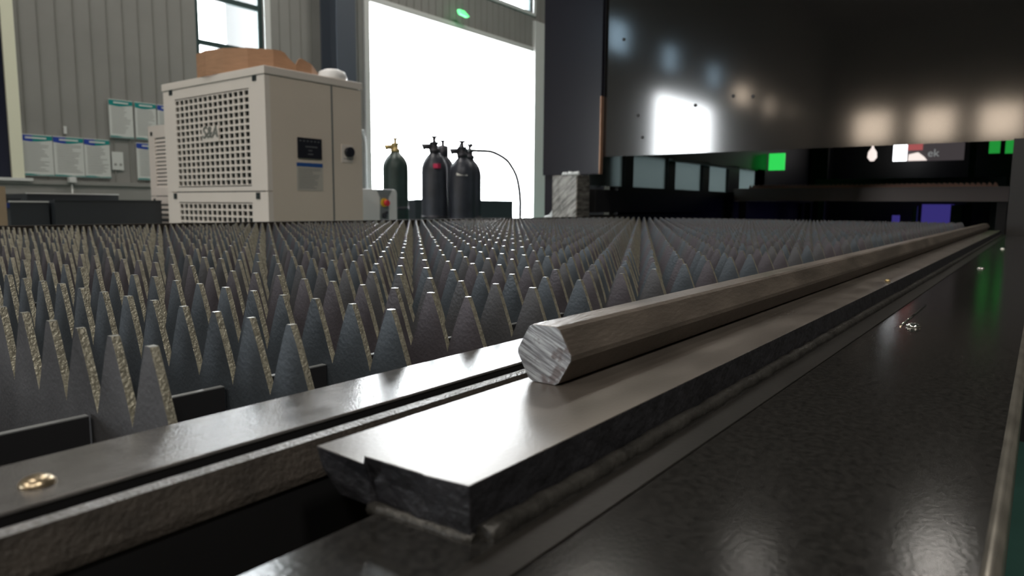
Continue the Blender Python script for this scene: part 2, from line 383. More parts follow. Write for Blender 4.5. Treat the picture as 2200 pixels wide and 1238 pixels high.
# comb plates with slots for the slats
for k, yc in enumerate((.355, .80, 1.25, 1.70, 1.98)):
    mb = MB(); mb.box(-.5, 3.86, yc-.002, yc+.002, rel(-.55), rel(-.167)); x = -.5
    for r in range(NS+1):
        xe = X0 + r*S - .0035 if r < NS else 3.86
        mb.box(x, xe, yc-.002, yc+.002, rel(-.167), rel(-.1005)); mb.box(x, xe, yc-.002, yc+.002, rel(-.1005), rel(-.0999), 1)
        x = X0 + r*S + .0035
    mb.build('comb_plate', ['comb', 'combedge'], bed)
MB().box(-.5, 3.9, .22, 2.10, rel(-.62), rel(-.56)).box(-.5, 3.9, 2.06, 2.10, rel(-.56), rel(-.0592)).box(-.5, -.46, .30, 2.06, rel(-.56), rel(-.11)).box(3.86, 3.9, .30, 2.06, rel(-.56), rel(-.11)).build("bed_trough", "matte", bed)
for (x, y) in ((-.3, .4), (3.4, .4), (-.3, 1.9), (3.4, 1.9)): MB().box(x-.08, x+.08, y-.08, y+.08, 0, rel(-.62)).build('leg', 'black', bed)
# welded plate with a torn end
pts = [(.1524, .2020), (.1509, .1752), (.1559, .1802), (.1562, .172), (.1566, .1539), (.1562, .152), (.1584, .1351)]
zt, zb = rel(-.086), rel(-.1033)
mb = MB(); n = len(pts); L = [(x, y, zt) for x, y in pts] + [(XE, .1351, zt), (XE, .2020, zt)]
rnd = random.Random(3)
lowpts = [(.156, .194), (.156, .178), (.159, .176), (.1595, .168), (.1575, .156), (.1585, .150), (.1590, .1351)]
midpts = [(.1535, .2005), (.1555, .177), (.1565, .178), (.1580, .170), (.1580, .155), (.1575, .151), (.1586, .1351)]
Md = [(x, y, rel(-.094)) for x, y in midpts] + [(XE, .1351, rel(-.094)), (XE, .2020, rel(-.094))]
Lo = [(x, y, zb) for x, y in lowpts] + [(XE, .1351, zb), (XE, .194, zb)]
mb.v = L + Md + Lo; k = n+2
mb.face(list(range(k)), 0); mb.face([2*k+i for i in reversed(range(k))], 1)
for i in range(k):
    j = (i+1) % k; mb.face([i, j, k+j, k+i], 1); mb.face([k+i, k+j, 2*k+j, 2*k+i], 1)
steel = mb.build('steel_plate', ['plate', 'plateside'], None, bevel=.0004)
# weld beads
rnd = random.Random(5)
def bead(p0, p1, rad, step, drop=.3):
    p0, p1 = Vector(p0), Vector(p1); n = int((p1-p0).length/step); pts = []; rs = []
    for i in range(n+1):
        t = i/n; pts.append(p0.lerp(p1, t) + Vector((0, rnd.uniform(-.0006, .0006), 0))); rs.append(rad*(1+.10*rnd.uniform(-1, 1)+.05*math.sin(i*1.9)))
    return pts, rs
mb = MB(); pts_, rs = bead((.162, .1325, zb-.0003), (XE, .1325, zb-.0003), .0040, .008); mb.tube(pts_, rs, 8)
pts_, rs = bead((.157, .178, zb-.001), (.160, .1345, zb-.001), .0026, .004); mb.tube(pts_, rs, 8)
weldo = mb.build('weld_bead', 'weld', None)

# ------------------------------------------------------------------ table cover beside the bed
tab = empty('side_table', (1.6, .08, 0), 'dark glossy painted steel side table running along the bed at right', 'table')
for o in (steel, weldo): o.parent = tab; o.matrix_parent_inverse = Matrix.Translation(tab.location).inverted()
zt_ = rel(-.1040)
prof = [(.1730, rel(-.107)), (.1730, zt_), (.0068, zt_)]
hem = [(.0068, zt_)]
for q in range(7):
    a = PI/2*q/6; hem.append((.0068-.0052*math.sin(a), zt_-.0052+.0052*math.cos(a)))
mb = MB(); mb.box(-.5, XE, .0068, .1730, zt_-.003, zt_); mb.build('table_top', 'table', tab)
mb = MB(); hp = hem + [(.0016, rel(-.113)), (.0068, rel(-.113))]; mb.prism(hp, 'x', -.5, XE, 0, None, True); mb.build('hemmed_edge', 'hem', tab)
MB().box(-.5, XE, .0018, .0066, rel(-.19), rel(-.1132)).box(-.5, XE, .165, .173, rel(-.40), zt_-.0031).box(-.5, XE, .04, .165, rel(-.42), rel(-.40)).build('apron', 'hemside', tab)
MB().box(-.1, XE, .112, .1265, zt_+.00005, zt_+.0007).build('raised_strip', 'strip', tab, bevel=.0003)
for x in (-.3, 1.2, 2.8): MB().box(x, x+.06, .06, .14, 0, rel(-.42)).build('leg', 'black', tab)
def screw(x, y, z, r, mname, parent, nm='screw_head'):
    return MB().lathe([(r, 0), (r*.98, r*.16), (r*.8, r*.36), (r*.5, r*.5), (r*.18, r*.55)], (x, y, z), 20).build(nm, mname, parent)
for (x, y, r) in ((.706, .085, .0062), (1.48, .081, .006), (2.25, .079, .006)): screw(x, y, zt_, r, 'screw', tab)
MB().tube([(.70, .0942, zt_+.0004), (.875, .0948, zt_+.0004)], .0007, 6).build('raised_seam', 'screw', tab)
screw(.079, .2435, rel(-.0870), .0052, 'screwy', bed)
# hexagonal bar
hb = MB(); R_ = .0285/math.sqrt(3)
cy, cz = .1888, rel(-.086)+.01435
hexp = [(cy+R_*math.cos(PI/3*i), cz+R_*math.sin(PI/3*i)) for i in range(6)]
XB, XBE = .2775, XE-.005
pp = []
for i in range(6):
    a, b = Vector(hexp[i]), Vector(hexp[(i+1) % 6]); pp += [tuple(a.lerp(b, .09)), tuple(a.lerp(b, .91))]
hb.prism(pp, 'x', XB, XBE, 0, None)
bar = hb.build('hexagonal_bar', ['bar'], bevel=.0003)
tag(bar, 'long brown steel hexagonal bar with sawn end lying on the steel plate', 'bar')
# sawn end cap
ce = bpy.data.materials.new('sawn_end'); ce.use_nodes = True; nt = ce.node_tree; b = nt.nodes['Principled BSDF']
tc = nt.nodes.new('ShaderNodeTexCoord'); mp = nt.nodes.new('ShaderNodeMapping'); mp.vector_type = 'TEXTURE'; mp.inputs['Rotation'].default_value = (math.radians(24), 0, 0); mp.inputs['Scale'].default_value = (1, 1/60, 1/700)
nz = nt.nodes.new('ShaderNodeTexNoise'); nz.inputs['Scale'].default_value = 1.0; nz.inputs['Detail'].default_value = 5
n2 = nt.nodes.new('ShaderNodeTexNoise'); n2.inputs['Scale'].default_value = 150; n2.inputs['Detail'].default_value = 4
cr = nt.nodes.new('ShaderNodeValToRGB'); cr.color_ramp.elements[0].position = .38; cr.color_ramp.elements[0].color = (.16, .16, .17, 1); cr.color_ramp.elements[1].position = .62; cr.color_ramp.elements[1].color = (.40, .41, .42, 1)
c2 = nt.nodes.new('ShaderNodeValToRGB'); c2.color_ramp.elements[0].position = .56; c2.color_ramp.elements[0].color = (0, 0, 0, 1); c2.color_ramp.elements[1].position = .66; c2.color_ramp.elements[1].color = (1, 1, 1, 1)
mxx = nt.nodes.new('ShaderNodeMix'); mxx.data_type = 'RGBA'; mxx.inputs['B'].default_value = (.15, .13, .13, 1)
bp = nt.nodes.new('ShaderNodeBump'); bp.inputs['Strength'].default_value = .8; bp.inputs['Distance'].default_value = .0005
nt.links.new(tc.outputs['Object'], mp.inputs[0]); nt.links.new(mp.outputs[0], nz.inputs['Vector']); nt.links.new(tc.outputs['Object'], n2.inputs['Vector'])
nt.links.new(nz.outputs['Fac'], cr.inputs[0]); nt.links.new(n2.outputs['Fac'], c2.inputs[0]); nt.links.new(c2.outputs[0], mxx.inputs['Factor']); nt.links.new(cr.outputs[0], mxx.inputs['A'])
nt.links.new(mxx.outputs['Result'], b.inputs['Base Color']); nt.links.new(nz.outputs['Fac'], bp.inputs['Height']); nt.links.new(bp.outputs[0], b.inputs['Normal'])
b.inputs['Metallic'].default_value = .5; b.inputs['Roughness'].default_value = .5
M['sawn'] = ce
hb = MB(); pe = [(cy+(y-cy)*.985, cz+(z-cz)*.985) for y, z in pp]; hb.prism(pe, 'x', XB-.0006, XB-.00002, 0)
o = hb.build('sawn_end', 'sawn', bar); o['label'] = 'rough grey saw-cut end face'
# loose chips on the plate and table
for i, (x, y) in enumerate(((.93, .142),)):
    tag(MB().lathe([(.003, 0), (.0035, .001), (.002, .0022), (.0006, .003)], (x, y, zt), 7).build('metal_chip', 'brass'), 'small pale metal chip lying against the hexagonal bar', 'metal chip')

# ------------------------------------------------------------------ machine portal over the bed
XG = 3.58
g = empty('gantry_housing', (XG+.3, .9, 0), 'huge black glossy machine housing spanning the bed and mirroring lamps', 'machine housing')
MB().box(XG, XG+.004, -1.2, 2.046, rel(.283), rel(1.75)).build('front_panel', 'gantry', g)
MB().box(XG+.004, XG+.9, -1.2, 2.046, rel(1.72), rel(1.75)).box(XG+.004, XG+.03, -1.2, 2.046, rel(.287), rel(.31)).build('housing_cover', 'black', g)
for (y, z) in ((1.30, .56), (1.20, .55), (1.83, .50), (1.80, .38), (1.50, .53), (1.93, .92)): MB().tube([(XG-.004, y, rel(z)), (XG+.002, y, rel(z))], .009, 10).build('panel_screw', 'black', g)
MB().box(XG-.08, XG+.9, -1.3, .118, 0, rel(.283)).build('support_column', 'black', g)
MB().box(3.56, 3.58, 2.052, 2.45, rel(.185), rel(1.75)).build('side_cheek', 'cheek', g)
MB().box(3.545, 3.578, 2.047, 2.0515, rel(.185), rel(.62)).box(3.545, 3.578, 2.047, 2.0515, rel(.62), rel(1.75), 1).build('raw_edge_strip', ['copper', 'cheek'], g)
MB().box(3.60, 4.05, 2.30, 2.462, 0, rel(1.75)).build('column', 'cheek', g)
# wrapped foot block
blk = empty('wrapped_block', (3.45, 2.18, 0), 'steel corner block wrapped in shiny crumpled stretch film at the bed edge', 'block')
MB().box(3.40, 3.54, 2.105, 2.275, 0, rel(.176)).build('block', 'film', blk, bevel=.006)
mb = MB(); rnd = random.Random(11)
for i in range(9):
    y = 2.11+.10*i/8+rnd.uniform(-.01, .01); mb.lathe([(.004, -.008), (.010+rnd.uniform(0, .008), 0), (.008, .010+rnd.uniform(0, .008)), (.002, .016)], (3.41, y, rel(.178)), 7)
mb.build('film_scraps', 'filmlite', blk)
mb = MB(); mb.prism([(2.345, 0), (2.277, 0), (2.277, rel(.0)), (2.292, rel(-.03)), (2.31, rel(-.05)), (2.345, rel(-.06))], 'x', 3.42, 3.47); mb.build('loose_film', 'filmlite', blk, bevel=.004)
# enclosure behind the portal
en = empty('machine_enclosure', (6, 2.2, 0), 'dark side frame with pale window panes running behind the portal', 'enclosure')
mb = MB(); mb.box(3.96, 8.6, 2.15, 2.21, 0, rel(.127))
panes = [(3.70, 4.11), (4.22, 4.76), (4.88, 5.41), (5.54, 5.98), (6.24, 6.73)]
xs = [3.62] + [a for p in panes for a in p] + [6.95]
for i in range(2, len(xs)-1, 2): mb.box(xs[i], xs[i+1], 2.18, 2.24, rel(.127), rel(.36))
mb.box(3.96, 8.6, 2.18, 2.24, rel(.345), rel(1.3)); mb.box(6.73, 8.6, 2.18, 2.24, rel(.127), rel(.345))
mb.box(3.6, 8.6, -1.5, 2.24, rel(1.3), rel(1.33)); mb.box(8.6, 8.66, 2.0, 2.24, 0, rel(1.3))
mb.box(9.6, 9.66, -1.5, 2.24, 0, rel(1.33)); mb.box(8.66, 9.6, 2.18, 2.24, 0, rel(1.3)); mb.box(8.6, 9.6, -1.5, 2.24, rel(1.3), rel(1.33)); mb.box(3.6, 9.66, -1.56, -1.5, 0, rel(1.33)); mb.build('side_frame', 'black', en)  # black back wall added to cover the lit hall beyond
for i, (a, b_) in enumerate(panes):
    MB().box(a, b_, 2.205, 2.212, rel(.127), rel(.345)).build('milky_pane', 'milky', en)
MB().box(4.72, 6.05, 2.13, 2.16, rel(.325), rel(.345)).build('cable_tray', 'pane', en)
MB().box(3.60, 5.2, 2.10, 2.148, rel(-.035), rel(.10)).box(3.60, 5.4, 2.106, 2.14, rel(-.075), rel(-.05)).build('guide_beam', 'black', en)
# second slatted table beyond the portal
t2 = empty('second_table', (6.6, 1.2, 0), 'second slatted table with grey beam beyond the portal opening', 'machine table')
MB().box(6.0, 6.05, .205, 2.14, rel(.055), rel(.160)).build('end_beam', 'beam', t2)
for ya in (.205, 2.06): MB().box(6.05, 8.3, ya, ya+.052, rel(.055), rel(.13)).build('side_beam', 'black', t2)
for (x, y) in ((6.1, .24), (6.1, 2.08), (8.2, .24), (8.2, 2.08)): MB().box(x-.04, x+.04, y-.03, y+.03, 0, rel(.055)).build('leg', 'black', t2)
me2 = slat_mesh(21, ['copperteeth', 'copperteeth', 'copperteeth'])
for r in range(4):
    o = bpy.data.objects.new('copper_toothed_slat', me2); C.objects.link(o); o.location = (6.07+.07*r, .275, H+.252)
    tag(o, ['first', 'second', 'third', 'fourth'][r] + ' copper-toned toothed slat behind the beam of the second table', 'slat', 'slats of the second table')
tag(MB().box(7.9, 7.96, .30, 1.95, rel(.215), rel(.300)).box(7.9, 7.96, .34, .40, 0, rel(.215)).box(7.9, 7.96, 1.85, 1.91, 0, rel(.215)).build('green_guard_panel', 'dimgreen'), 'dull green guard panel low behind the second table', 'panel')
tag(MB().box(8.0, 8.03, 2.37-.0, 2.53, rel(.40), rel(.60)).build('green_window', 'tgreen') if False else MB().box(8.0, 8.03, 1.84, 1.975, rel(.45), rel(.62)).build('green_window', 'tgreen') if False else MB().box(7.0, 7.03, 2.02, 2.165, rel(.36), rel(.52)).build('green_safety_window', 'tgreen'),
    'small bright green laser safety window left of centre under the housing', 'window')
tag(MB().box(8.0, 8.03, .14, .33, rel(.515), rel(.70)).build('green_safety_window', 'tgreen2'), 'dim green laser safety window at the far right under the housing', 'window')
tag(MB().box(8.0, 8.03, .37, .455, rel(.52), rel(.70)).build('green_safety_window', 'tgreen2'), 'narrow dark green strip of safety window beside the far right green window', 'window')
bn = empty('hanging_banner', (9, 1.0, 0), 'dark grey banner with pale letters and pictures, a glowing strip of lit doorway at its left', 'banner')
MB().box(9.0, 9.02, .73, 1.27, rel(.525), rel(.85)).build('board', 'banner', bn)
MB().box(8.985, 8.999, 1.27, 1.405, rel(.53), rel(.85)).build('bright_panel', 'litwin', bn)
MB().prism([(1.255, rel(.53)), (1.07, rel(.53)), (1.10, rel(.57)), (1.16, rel(.62)), (1.25, rel(.60))], 'x', 8.985, 8.998).build('pale_picture', 'warmglow', bn)
MB().box(8.985, 8.998, 1.12, 1.262, rel(.645), rel(.85)).build('red_picture', 'redsh', bn)
text_mesh('lettering', 'ek', .115, 'bannert', Vector((8.996, 1.015, rel(.605))), ROT_NX, bn)
MB().box(9.0, 9.02, .62, .68, 0, rel(.85)).box(9.0, 9.02, .68, .73, rel(.8), rel(.84)).build('post', 'black', bn)
mb = MB(); mb.lathe([(.02, 0), (.05, .04), (.045, .1), (.02, .14), (.012, .15), (.012, .75)], (9.0, 1.62, rel(.54)), 10); tag(mb.build('small_lamp', 'warmglow'), 'small pale lamp hanging dimly in the dark left of banner', 'lamp')
cab = empty('blue_cabinet', (9.1, .95, 0), 'violet blue cabinet seen under the second table beam', 'cabinet')
MB().box(9.0, 9.4, .815, 1.085, 0, rel(.05)).build('cabinet_body', 'purple', cab)
MB().box(9.0, 9.4, .71, .812, 0, rel(.045)).build('grey_side', 'greypanel', cab)
tag(MB().box(9.0, 9.1, 1.31, 1.375, 0, rel(-.075)).build('violet_box', 'purple'), 'tiny violet box left of the blue cabinet', 'box')
tag(MB().box(9.0, 9.05, 1.13, 1.175, 0, rel(.03)).build('white_post', 'pane'), 'thin pale post just left of the blue cabinet', 'post')

# ------------------------------------------------------------------ chillers
def grille(mb, X, ya, yb, za, zb, ny, nz_, bar_y, bar_z, depth, skip=None):
    """bars of a square-hole grille in the plane x=X, y from ya to yb, z from za to zb"""
    py = (yb-ya)/ny; pz = (zb-za)/nz_
    for i in range(nz_+1): mb.box(X-.001, X+depth, ya, yb, za+i*pz-bar_z/2, za+i*pz+bar_z/2)
    for i in range(ny+1): mb.box(X, X+depth, ya+i*py-bar_y/2, ya+i*py+bar_y/2, za, zb)
CX0, CX1, CY0, CY1, CZ = 2.192, 2.835, 3.252, 4.290, rel(.708)
ch = empty('industrial_chiller', (2.5, 3.77, 0), 'tall cream industrial chiller cabinet with square grille and black display', 'chiller')
MB().box(CX0+.03, CX1, CY0, CY1, .06, CZ-.045).box(CX0+.02, CX0+.03, CY0+.07, CY1-.07, .1, CZ-.1, 1).build('body', ['cream2', 'dark'], ch)
MB().box(CX0-.006, CX1+.006, CY0-.006, CY1+.006, CZ-.042, CZ).build('lid', 'cream', ch, bevel=.004)
mb = MB()      # upper front frame round the grille opening
gy0, gy1, gz0, gz1 = 3.395, 4.158, rel(.100), rel(.603)
fz0, fz1 = rel(.070), CZ-.045
mb.box(CX0, CX0+.03, CY0, gy0, fz0, fz1).box(CX0, CX0+.03, gy1, CY1, fz0, fz1).box(CX0, CX0+.03, gy0, gy1, gz1, fz1).box(CX0, CX0+.03, gy0, gy1, fz0, gz0)
mb.build('upper_front_frame', 'cream', ch)
mb = MB(); grille(mb, CX0+.001, gy0, gy1, gz0, gz1, 15, 14, .013, .011, .008); mb.build('upper_grille', 'cream', ch)
lz0, lz1 = rel(-.50), rel(.002); mb = MB()
mb.box(CX0, CX0+.03, CY0, gy0, .08, fz0-.006).box(CX0, CX0+.03, gy1, CY1, .08, fz0-.006).box(CX0, CX0+.03, gy0, gy1, lz1, fz0-.006).box(CX0, CX0+.03, gy0, gy1, .08, lz0)
mb.build('lower_front_frame', 'cream', ch)
mb = MB(); grille(mb, CX0+.001, gy0, gy1, lz0, lz1, 15, 14, .013, .011, .008); mb.build('lower_grille', 'cream', ch)
for (y, z) in ((4.197, .655), (3.340, .655), (4.197, .043), (3.340, .043)):
    MB().box(CX0-.004, CX0, y-.017, y+.017, rel(z)-.017, rel(z)+.017).build('latch', 'dark', ch)
lg = MB().box(CX0-.006, CX0+.0, 3.69, 3.862, rel(.345), rel(.432)).build('logo_plate', 'cream', ch)
lt = text_mesh('logo_letters', 'S&A', .092, 'logo', Vector((CX0-.008, 3.776, rel(.396))), ROT_NX, ch, .003, .25)
MB().box(CX1-.221, CX1-.212, CY0-.002, CY0+.001, .07, CZ-.045).build('door_gap', 'greyline', ch)
dsp = MB().box(2.381, 2.538, CY0-.008, CY0, rel(.250), rel(.360)).build('display', 'screen', ch)
mb = MB()
for i, (a, b_) in enumerate(((.40, .62), (.42, .58), (.3, .8))): mb.box(2.381+.157*a, 2.381+.157*b_, CY0-.0088, CY0-.008, rel(.270+.02*i), rel(.276+.02*i))
for i in range(6): mb.box(2.39+.024*i, 2.402+.024*i, CY0-.0088, CY0-.008, rel(.340), rel(.346))
mb.build('display_marks', 'screentext', ch)
lb = MB().box(2.372, 2.545, CY0-.002, CY0, rel(.075), rel(.226)).box(2.372, 2.545, CY0-.003, CY0-.002, rel(.205), rel(.226), 1).build('instruction_label', ['label', 'blue'], ch)
mb = MB(); rnd = random.Random(2)
for i in range(13):
    z = .193-.0088*i; mb.box(2.383, 2.383+.15*rnd.uniform(.6, 1), CY0-.0026, CY0-.002, rel(z), rel(z+.0035))
mb.build('label_text', 'ink', ch)
MB().box(2.681, 2.762, CY0-.004, CY0, rel(.243), rel(.345)).build('switch_plate', 'cream', ch)
MB().tube([(2.727, CY0-.004, rel(.302)), (2.727, CY0-.03, rel(.302))], .028, 20).build('rotary_switch', 'screen', ch)
MB().box(2.694, 2.75, CY0-.005, CY0-.004, rel(.262), rel(.266)).build('switch_text', 'ink', ch)
for (x, y) in ((CX0+.08, CY0+.08), (CX0+.08, CY1-.08), (CX1-.08, CY0+.08), (CX1-.08, CY1-.08)): MB().lathe([(.03, 0), (.03, .06)], (x, y, 0), 12).build('foot', 'dark', ch)
# cardboard ring on top, torn at one side
rg = MB(); N = 16; cx, cyy, rad = 2.50, 3.765, .33; hgt = .132
def ringp(t, r): 
    q = (t*N) % 1; a0 = 2*PI*math.floor(t*N)/N; a1 = a0+2*PI/N
    return Vector((cx+r*math.cos(a0), cyy+r*1.09*math.sin(a0))).lerp(Vector((cx+r*math.cos(a1), cyy+r*1.09*math.sin(a1))), q)
KK = 96
def top_h(t):
    # torn dip towards the right-hand side
    d = t-.752
    h = hgt
    if -.035 < d < 0: h = hgt-.068*(1+d/.035)**.7
    elif 0 <= d < .012: h = hgt-.068+.05*d/.012
    elif .012 <= d < .13: h = hgt-.018-.052*((d-.012)/.118)
    elif d >= .13: h = hgt-.070+.05*(d-.13)/.12
    return h
for i in range(KK):
    t = i/KK; n = len(rg.v)
    for t_ in (t, t+1/KK):
        for r in (rad, rad-.006):
            p = ringp(t_+1e-9 if t_ == t else t_-1e-9, r); rg.v += [(p.x, p.y, CZ), (p.x, p.y, CZ+top_h(t_ % 1))]
    a = [n+q for q in range(8)]
    rg.face([a[0], a[4], a[5], a[1]]); rg.face([a[2], a[3], a[7], a[6]]); rg.face([a[1], a[5], a[7], a[3]]); rg.face([a[0], a[2], a[6], a[4]])
tag(rg.build('cardboard_ring', 'card'), 'brown torn cardboard ring standing on top of the cream chiller', 'cardboard')
mb = MB(); mb.lathe([(.08, 0), (.085, .02), (.072, .05), (.04, .064), (.01, .068)], (2.70, 3.342, CZ), 20)
tag(mb.build('plastic_cap', 'white'), 'low white plastic dome on the right end of the chiller top', 'cap')
# second smaller chiller behind
SX = 2.60; SZ = rel(.562); sy0, sy1 = 4.72, 5.335
c2_ = empty('industrial_chiller', (3.0, 5.0, 0), 'smaller white louvred chiller half hidden behind the big cream one', 'chiller')
MB().box(SX+.02, SX+.62, sy0, sy1, .06, SZ).box(SX+.015, SX+.02, sy0+.05, sy1-.05, .1, SZ-.05, 1).build('body', ['cream', 'dark'], c2_)
for nm, a, b_, c_, d_ in (('upper_front', rel(.055), SZ, rel(.115), SZ-.088), ('lower_front', .08, rel(.049), rel(-.60), rel(-.005))):
    mb = MB(); mb.box(SX, SX+.02, sy0, sy0+.07, a, b_).box(SX, SX+.02, sy1-.09, sy1, a, b_).box(SX, SX+.02, sy0+.07, sy1-.09, d_, b_).box(SX, SX+.02, sy0+.07, sy1-.09, a, c_); fr = mb.build(nm, 'cream', c2_)
    mb = MB(); n = 13 if nm[0] == 'u' else 16
    for i in range(n):
        z = c_+(d_-c_)*(i+.5)/n; mb.prism([(SX+.002, z-.012), (SX+.006, z-.012), (SX+.018, z+.008), (SX+.014, z+.008)], 'y', sy0+.07, sy1-.09)
        mb.box(SX+.001, SX+.005, sy0+.07, sy1-.09, z-.0165, z-.010)
    mb.build('louvres', 'cream', c2_)
    MB().box(SX+.012, SX+.0145, sy0+.07, sy1-.09, c_, d_).build('filter_mesh', 'fin', c2_)
for (y, z) in ((sy1-.05, .505), (sy1-.05, .02)): MB().box(SX-.003, SX, y-.014, y+.014, rel(z)-.014, rel(z)+.014).build('latch', 'dark', c2_)

for (x, y) in ((SX+.08, sy0+.08), (SX+.08, sy1-.08), (SX+.54, sy0+.08), (SX+.54, sy1-.08)): MB().lathe([(.03, 0), (.03, .06)], (x, y, 0), 12).build('foot', 'dark', c2_)
# ------------------------------------------------------------------ wall posters
def poster(x0, x1, z0, z1, label, blue=True, lines=16, seed=0):
    yb = YW-.03
    p = MB().box(x0, x1, yb, YW-.013, z0, z1).build('wall_poster', 'paper'); tag(p, label, 'poster', 'procedure posters on the wall')
    wd = x1-x0; rnd = random.Random(seed); mb = MB()
    hz = z1-.008
    k = 12
    for i in range(k):        # header with a wavy lower edge, blue fading to teal
        a = x0+wd*i/k; b_ = x0+wd*(i+1)/k
        h0 = .054+.012*math.sin(i/k*PI*1.3); h1 = .054+.012*math.sin((i+1)/k*PI*1.3)
        mb.prism([(a, hz-h0), (b_, hz-h1), (b_, hz), (a, hz)], 'y', yb-.002, yb-.0005, 0 if (i < 5 and blue) else 1)
    mb.build('header', ['pblue', 'teal'], p)
    mb = MB(); mb.box(x0+wd*.2, x0+wd*.82, yb-.003, yb-.002, hz-.036, hz-.018); mb.build('title', 'paper', p)
    mb = MB()
    for i in range(lines):
        z = hz-.085-(z1-z0-.125)*i/lines; mb.box(x0+wd*.1, x0+wd*rnd.uniform(.6, .93), yb-.0015, yb-.0005, z, z+.006)
    mb.build('text_lines', 'ink', p)
    mb = MB(); mb.prism([(x0, z0+.006), (x1, z0+.006), (x1, z0+.016), (x0+wd*.6, z0+.012), (x0+wd*.3, z0+.022), (x0, z0+.020)], 'y', yb-.002, yb-.0005); mb.build('footer', 'teal', p)
    return p
poster(2.800, 3.115, rel(.275), rel(.703), 'white poster with blue-teal header, left of the lower three', seed=1)
poster(3.122, 3.418, rel(.275), rel(.703), 'white poster with blue-teal header, middle of the lower three', seed=2)
poster(3.425, 3.690, rel(.275), rel(.703), 'white poster with blue-teal header, right of the lower three', seed=3)
poster(3.705, 3.965, rel(.735), rel(1.162), 'upper white poster with teal header, left one of the upper row', False, 14, 4)
poster(3.990, 4.235, rel(.735), rel(1.162), 'upper white poster with teal header, touching above the small chiller', False, 14, 5)
poster(4.250, 4.500, rel(.735), rel(1.162), 'upper white poster mostly hidden behind the cream chiller', True, 14, 6)
poster(3.985, 4.300, rel(.268), rel(.70), 'lower white poster cut off by the small louvred chiller', True, 16, 7)
p = MB().box(3.712, 3.838, YW-.02, YW-.013, rel(.375), rel(.578)).build('wall_notice', 'paper'); tag(p, 'small plain notice with two grey dots right of lower posters', 'notice')
MB().tube([(3.748, YW-.022, rel(.435)), (3.748, YW-.020, rel(.435))], .016, 12).tube([(3.805, YW-.022, rel(.435)), (3.805, YW-.020, rel(.435))], .016, 12).build('grey_dots', 'ink', p)
jb = MB().box(3.228, 3.298, YW-.11, YW-.052, rel(.215), rel(.272)).build('junction_box', 'trim', bevel=.004); tag(jb, 'small pale junction box just under the lower posters', 'junction box')
MB().tube([(3.263, YW-.07, rel(.215)), (3.263, YW-.07, .05)], .009, 8).build('conduit', 'trim', jb)
tag(MB().box(3.235, 3.262, YW-.03, YW-.013, rel(.735), rel(.815)).build('wall_switch', 'trim'), 'small pale switch above the lower posters', 'switch')

# ------------------------------------------------------------------ steel bins at the left
def bin_(name, x0, x1, y0, y1, z1, label, rim='binedge', cat='bin', z0=0, slope=0):
    r = empty(name, ((x0+x1)/2, (y0+y1)/2, 0), label, cat)
    t = .02
    MB().box(x0, x1, y0, y0+t, z0, z1).box(x0, x1, y1-t, y1, z0, z1).box(x0, x0+t, y0+t, y1-t, z0, z1).box(x1-t, x1, y0+t, y1-t, z0, z1).box(x0+t, x1-t, y0+t, y1-t, z0, z0+t).build('shell', 'bin', r)
    MB().box(x0, x1, y0-.008, y0+t, z1, z1+.008).build('rim', rim, r)
    return r
bin0 = bin_('steel_bin', 1.585, 1.795, 5.0, 5.6, rel(.0), 'small dark grey steel bin with bright rim at far left')
bin_('steel_bin', 1.81, 2.48, 4.95, 5.55, rel(.012), 'large near-black steel bin in front of the posters', 'bin')
bin_('steel_tray', 1.93, 2.55, 5.75, 6.3, rel(.060), 'long dark tray with white front rim behind the large bin', cat='tray')
MB().box(1.565, 1.584, 5.0, 5.05, rel(-.035), rel(-.005)).build('blue_clamp', 'lblue', bin0)
tag(MB().box(.86, 1.098, 3.5, 3.53, 0, rel(.066)).build('plywood_board', 'woodb'), 'tan plywood board standing at the left picture edge', 'board')
tag(MB().box(1.62, 1.85, 5.62, 5.74, 0, rel(.028)).build('dark_crate', 'bin'), 'dark crate top showing above the small bin', 'crate')

# ------------------------------------------------------------------ gas cylinders in front of the doorway
def cylinder(x, y, top, r, label, body='cylp', cap='valve', kind=0, n=0):
    """steel gas cylinder, top = height of the shoulder top"""
    e = empty('gas_cylinder', (x, y, 0), label, 'gas cylinder', 'gas cylinders in the doorway')
    zs = top-.22
    MB().lathe([(r*.9, 0), (r, .03), (r, zs+.05), (r*.98, zs+.085), (r*.91, zs+.12), (r*.78, zs+.155), (r*.60, zs+.185), (r*.44, zs+.205), (r*.36, top)], (x, y, 0), 32).build('body', body, e)
    mb = MB(); mb.lathe([(.05, 0), (.052, .035), (.034, .04), (.034, .075), (.045, .08), (.045, .095), (.018, .10), (.018, .13), (.035, .133), (.035, .15)], (x, y, top), 12)
    mb.tube([(x, y, top+.055), (x-.055, y+.06, top+.055), (x-.07, y+.08, top+.045)], [.028, .026, .036], 8)
    mb.build('valve', cap, e)
    MB().lathe([(r*1.015, 0), (r*1.015, .03)], (x, y, zs-.38), 32).build('chain_band', 'valve', e)
    return e
c1 = cylinder(5.25, 5.50, rel(.55), .134, 'dark green gas cylinder standing alone at left of the doorway', 'cylg', 'brass')
cA = cylinder(4.75, 4.47, rel(.475), .118, 'grey gas cylinder with red marks on its shoulder, front middle one', 'cylp', 'valve')
MB().box(4.66, 4.70, 4.345, 4.40, rel(.33), rel(.37)).build('red_mark', 'pink', cA)
MB().lathe([(.045, 0), (.045, .025)], (4.75, 4.47, rel(.43)), 14).build('red_collar', 'pink', cA)
cB = cylinder(5.29, 4.86, rel(.50), .118, 'gas cylinder with tall guard, behind the red-marked one', 'cylp', 'valve')
MB().lathe([(.055, 0), (.055, .12)], (5.29, 4.86, rel(.47)), 14).build('valve_guard', 'valve', cB)
cC = cylinder(4.905, 4.27, rel(.435), .118, 'grey gas cylinder with white paper tag on its shoulder', 'cylp', 'valve')
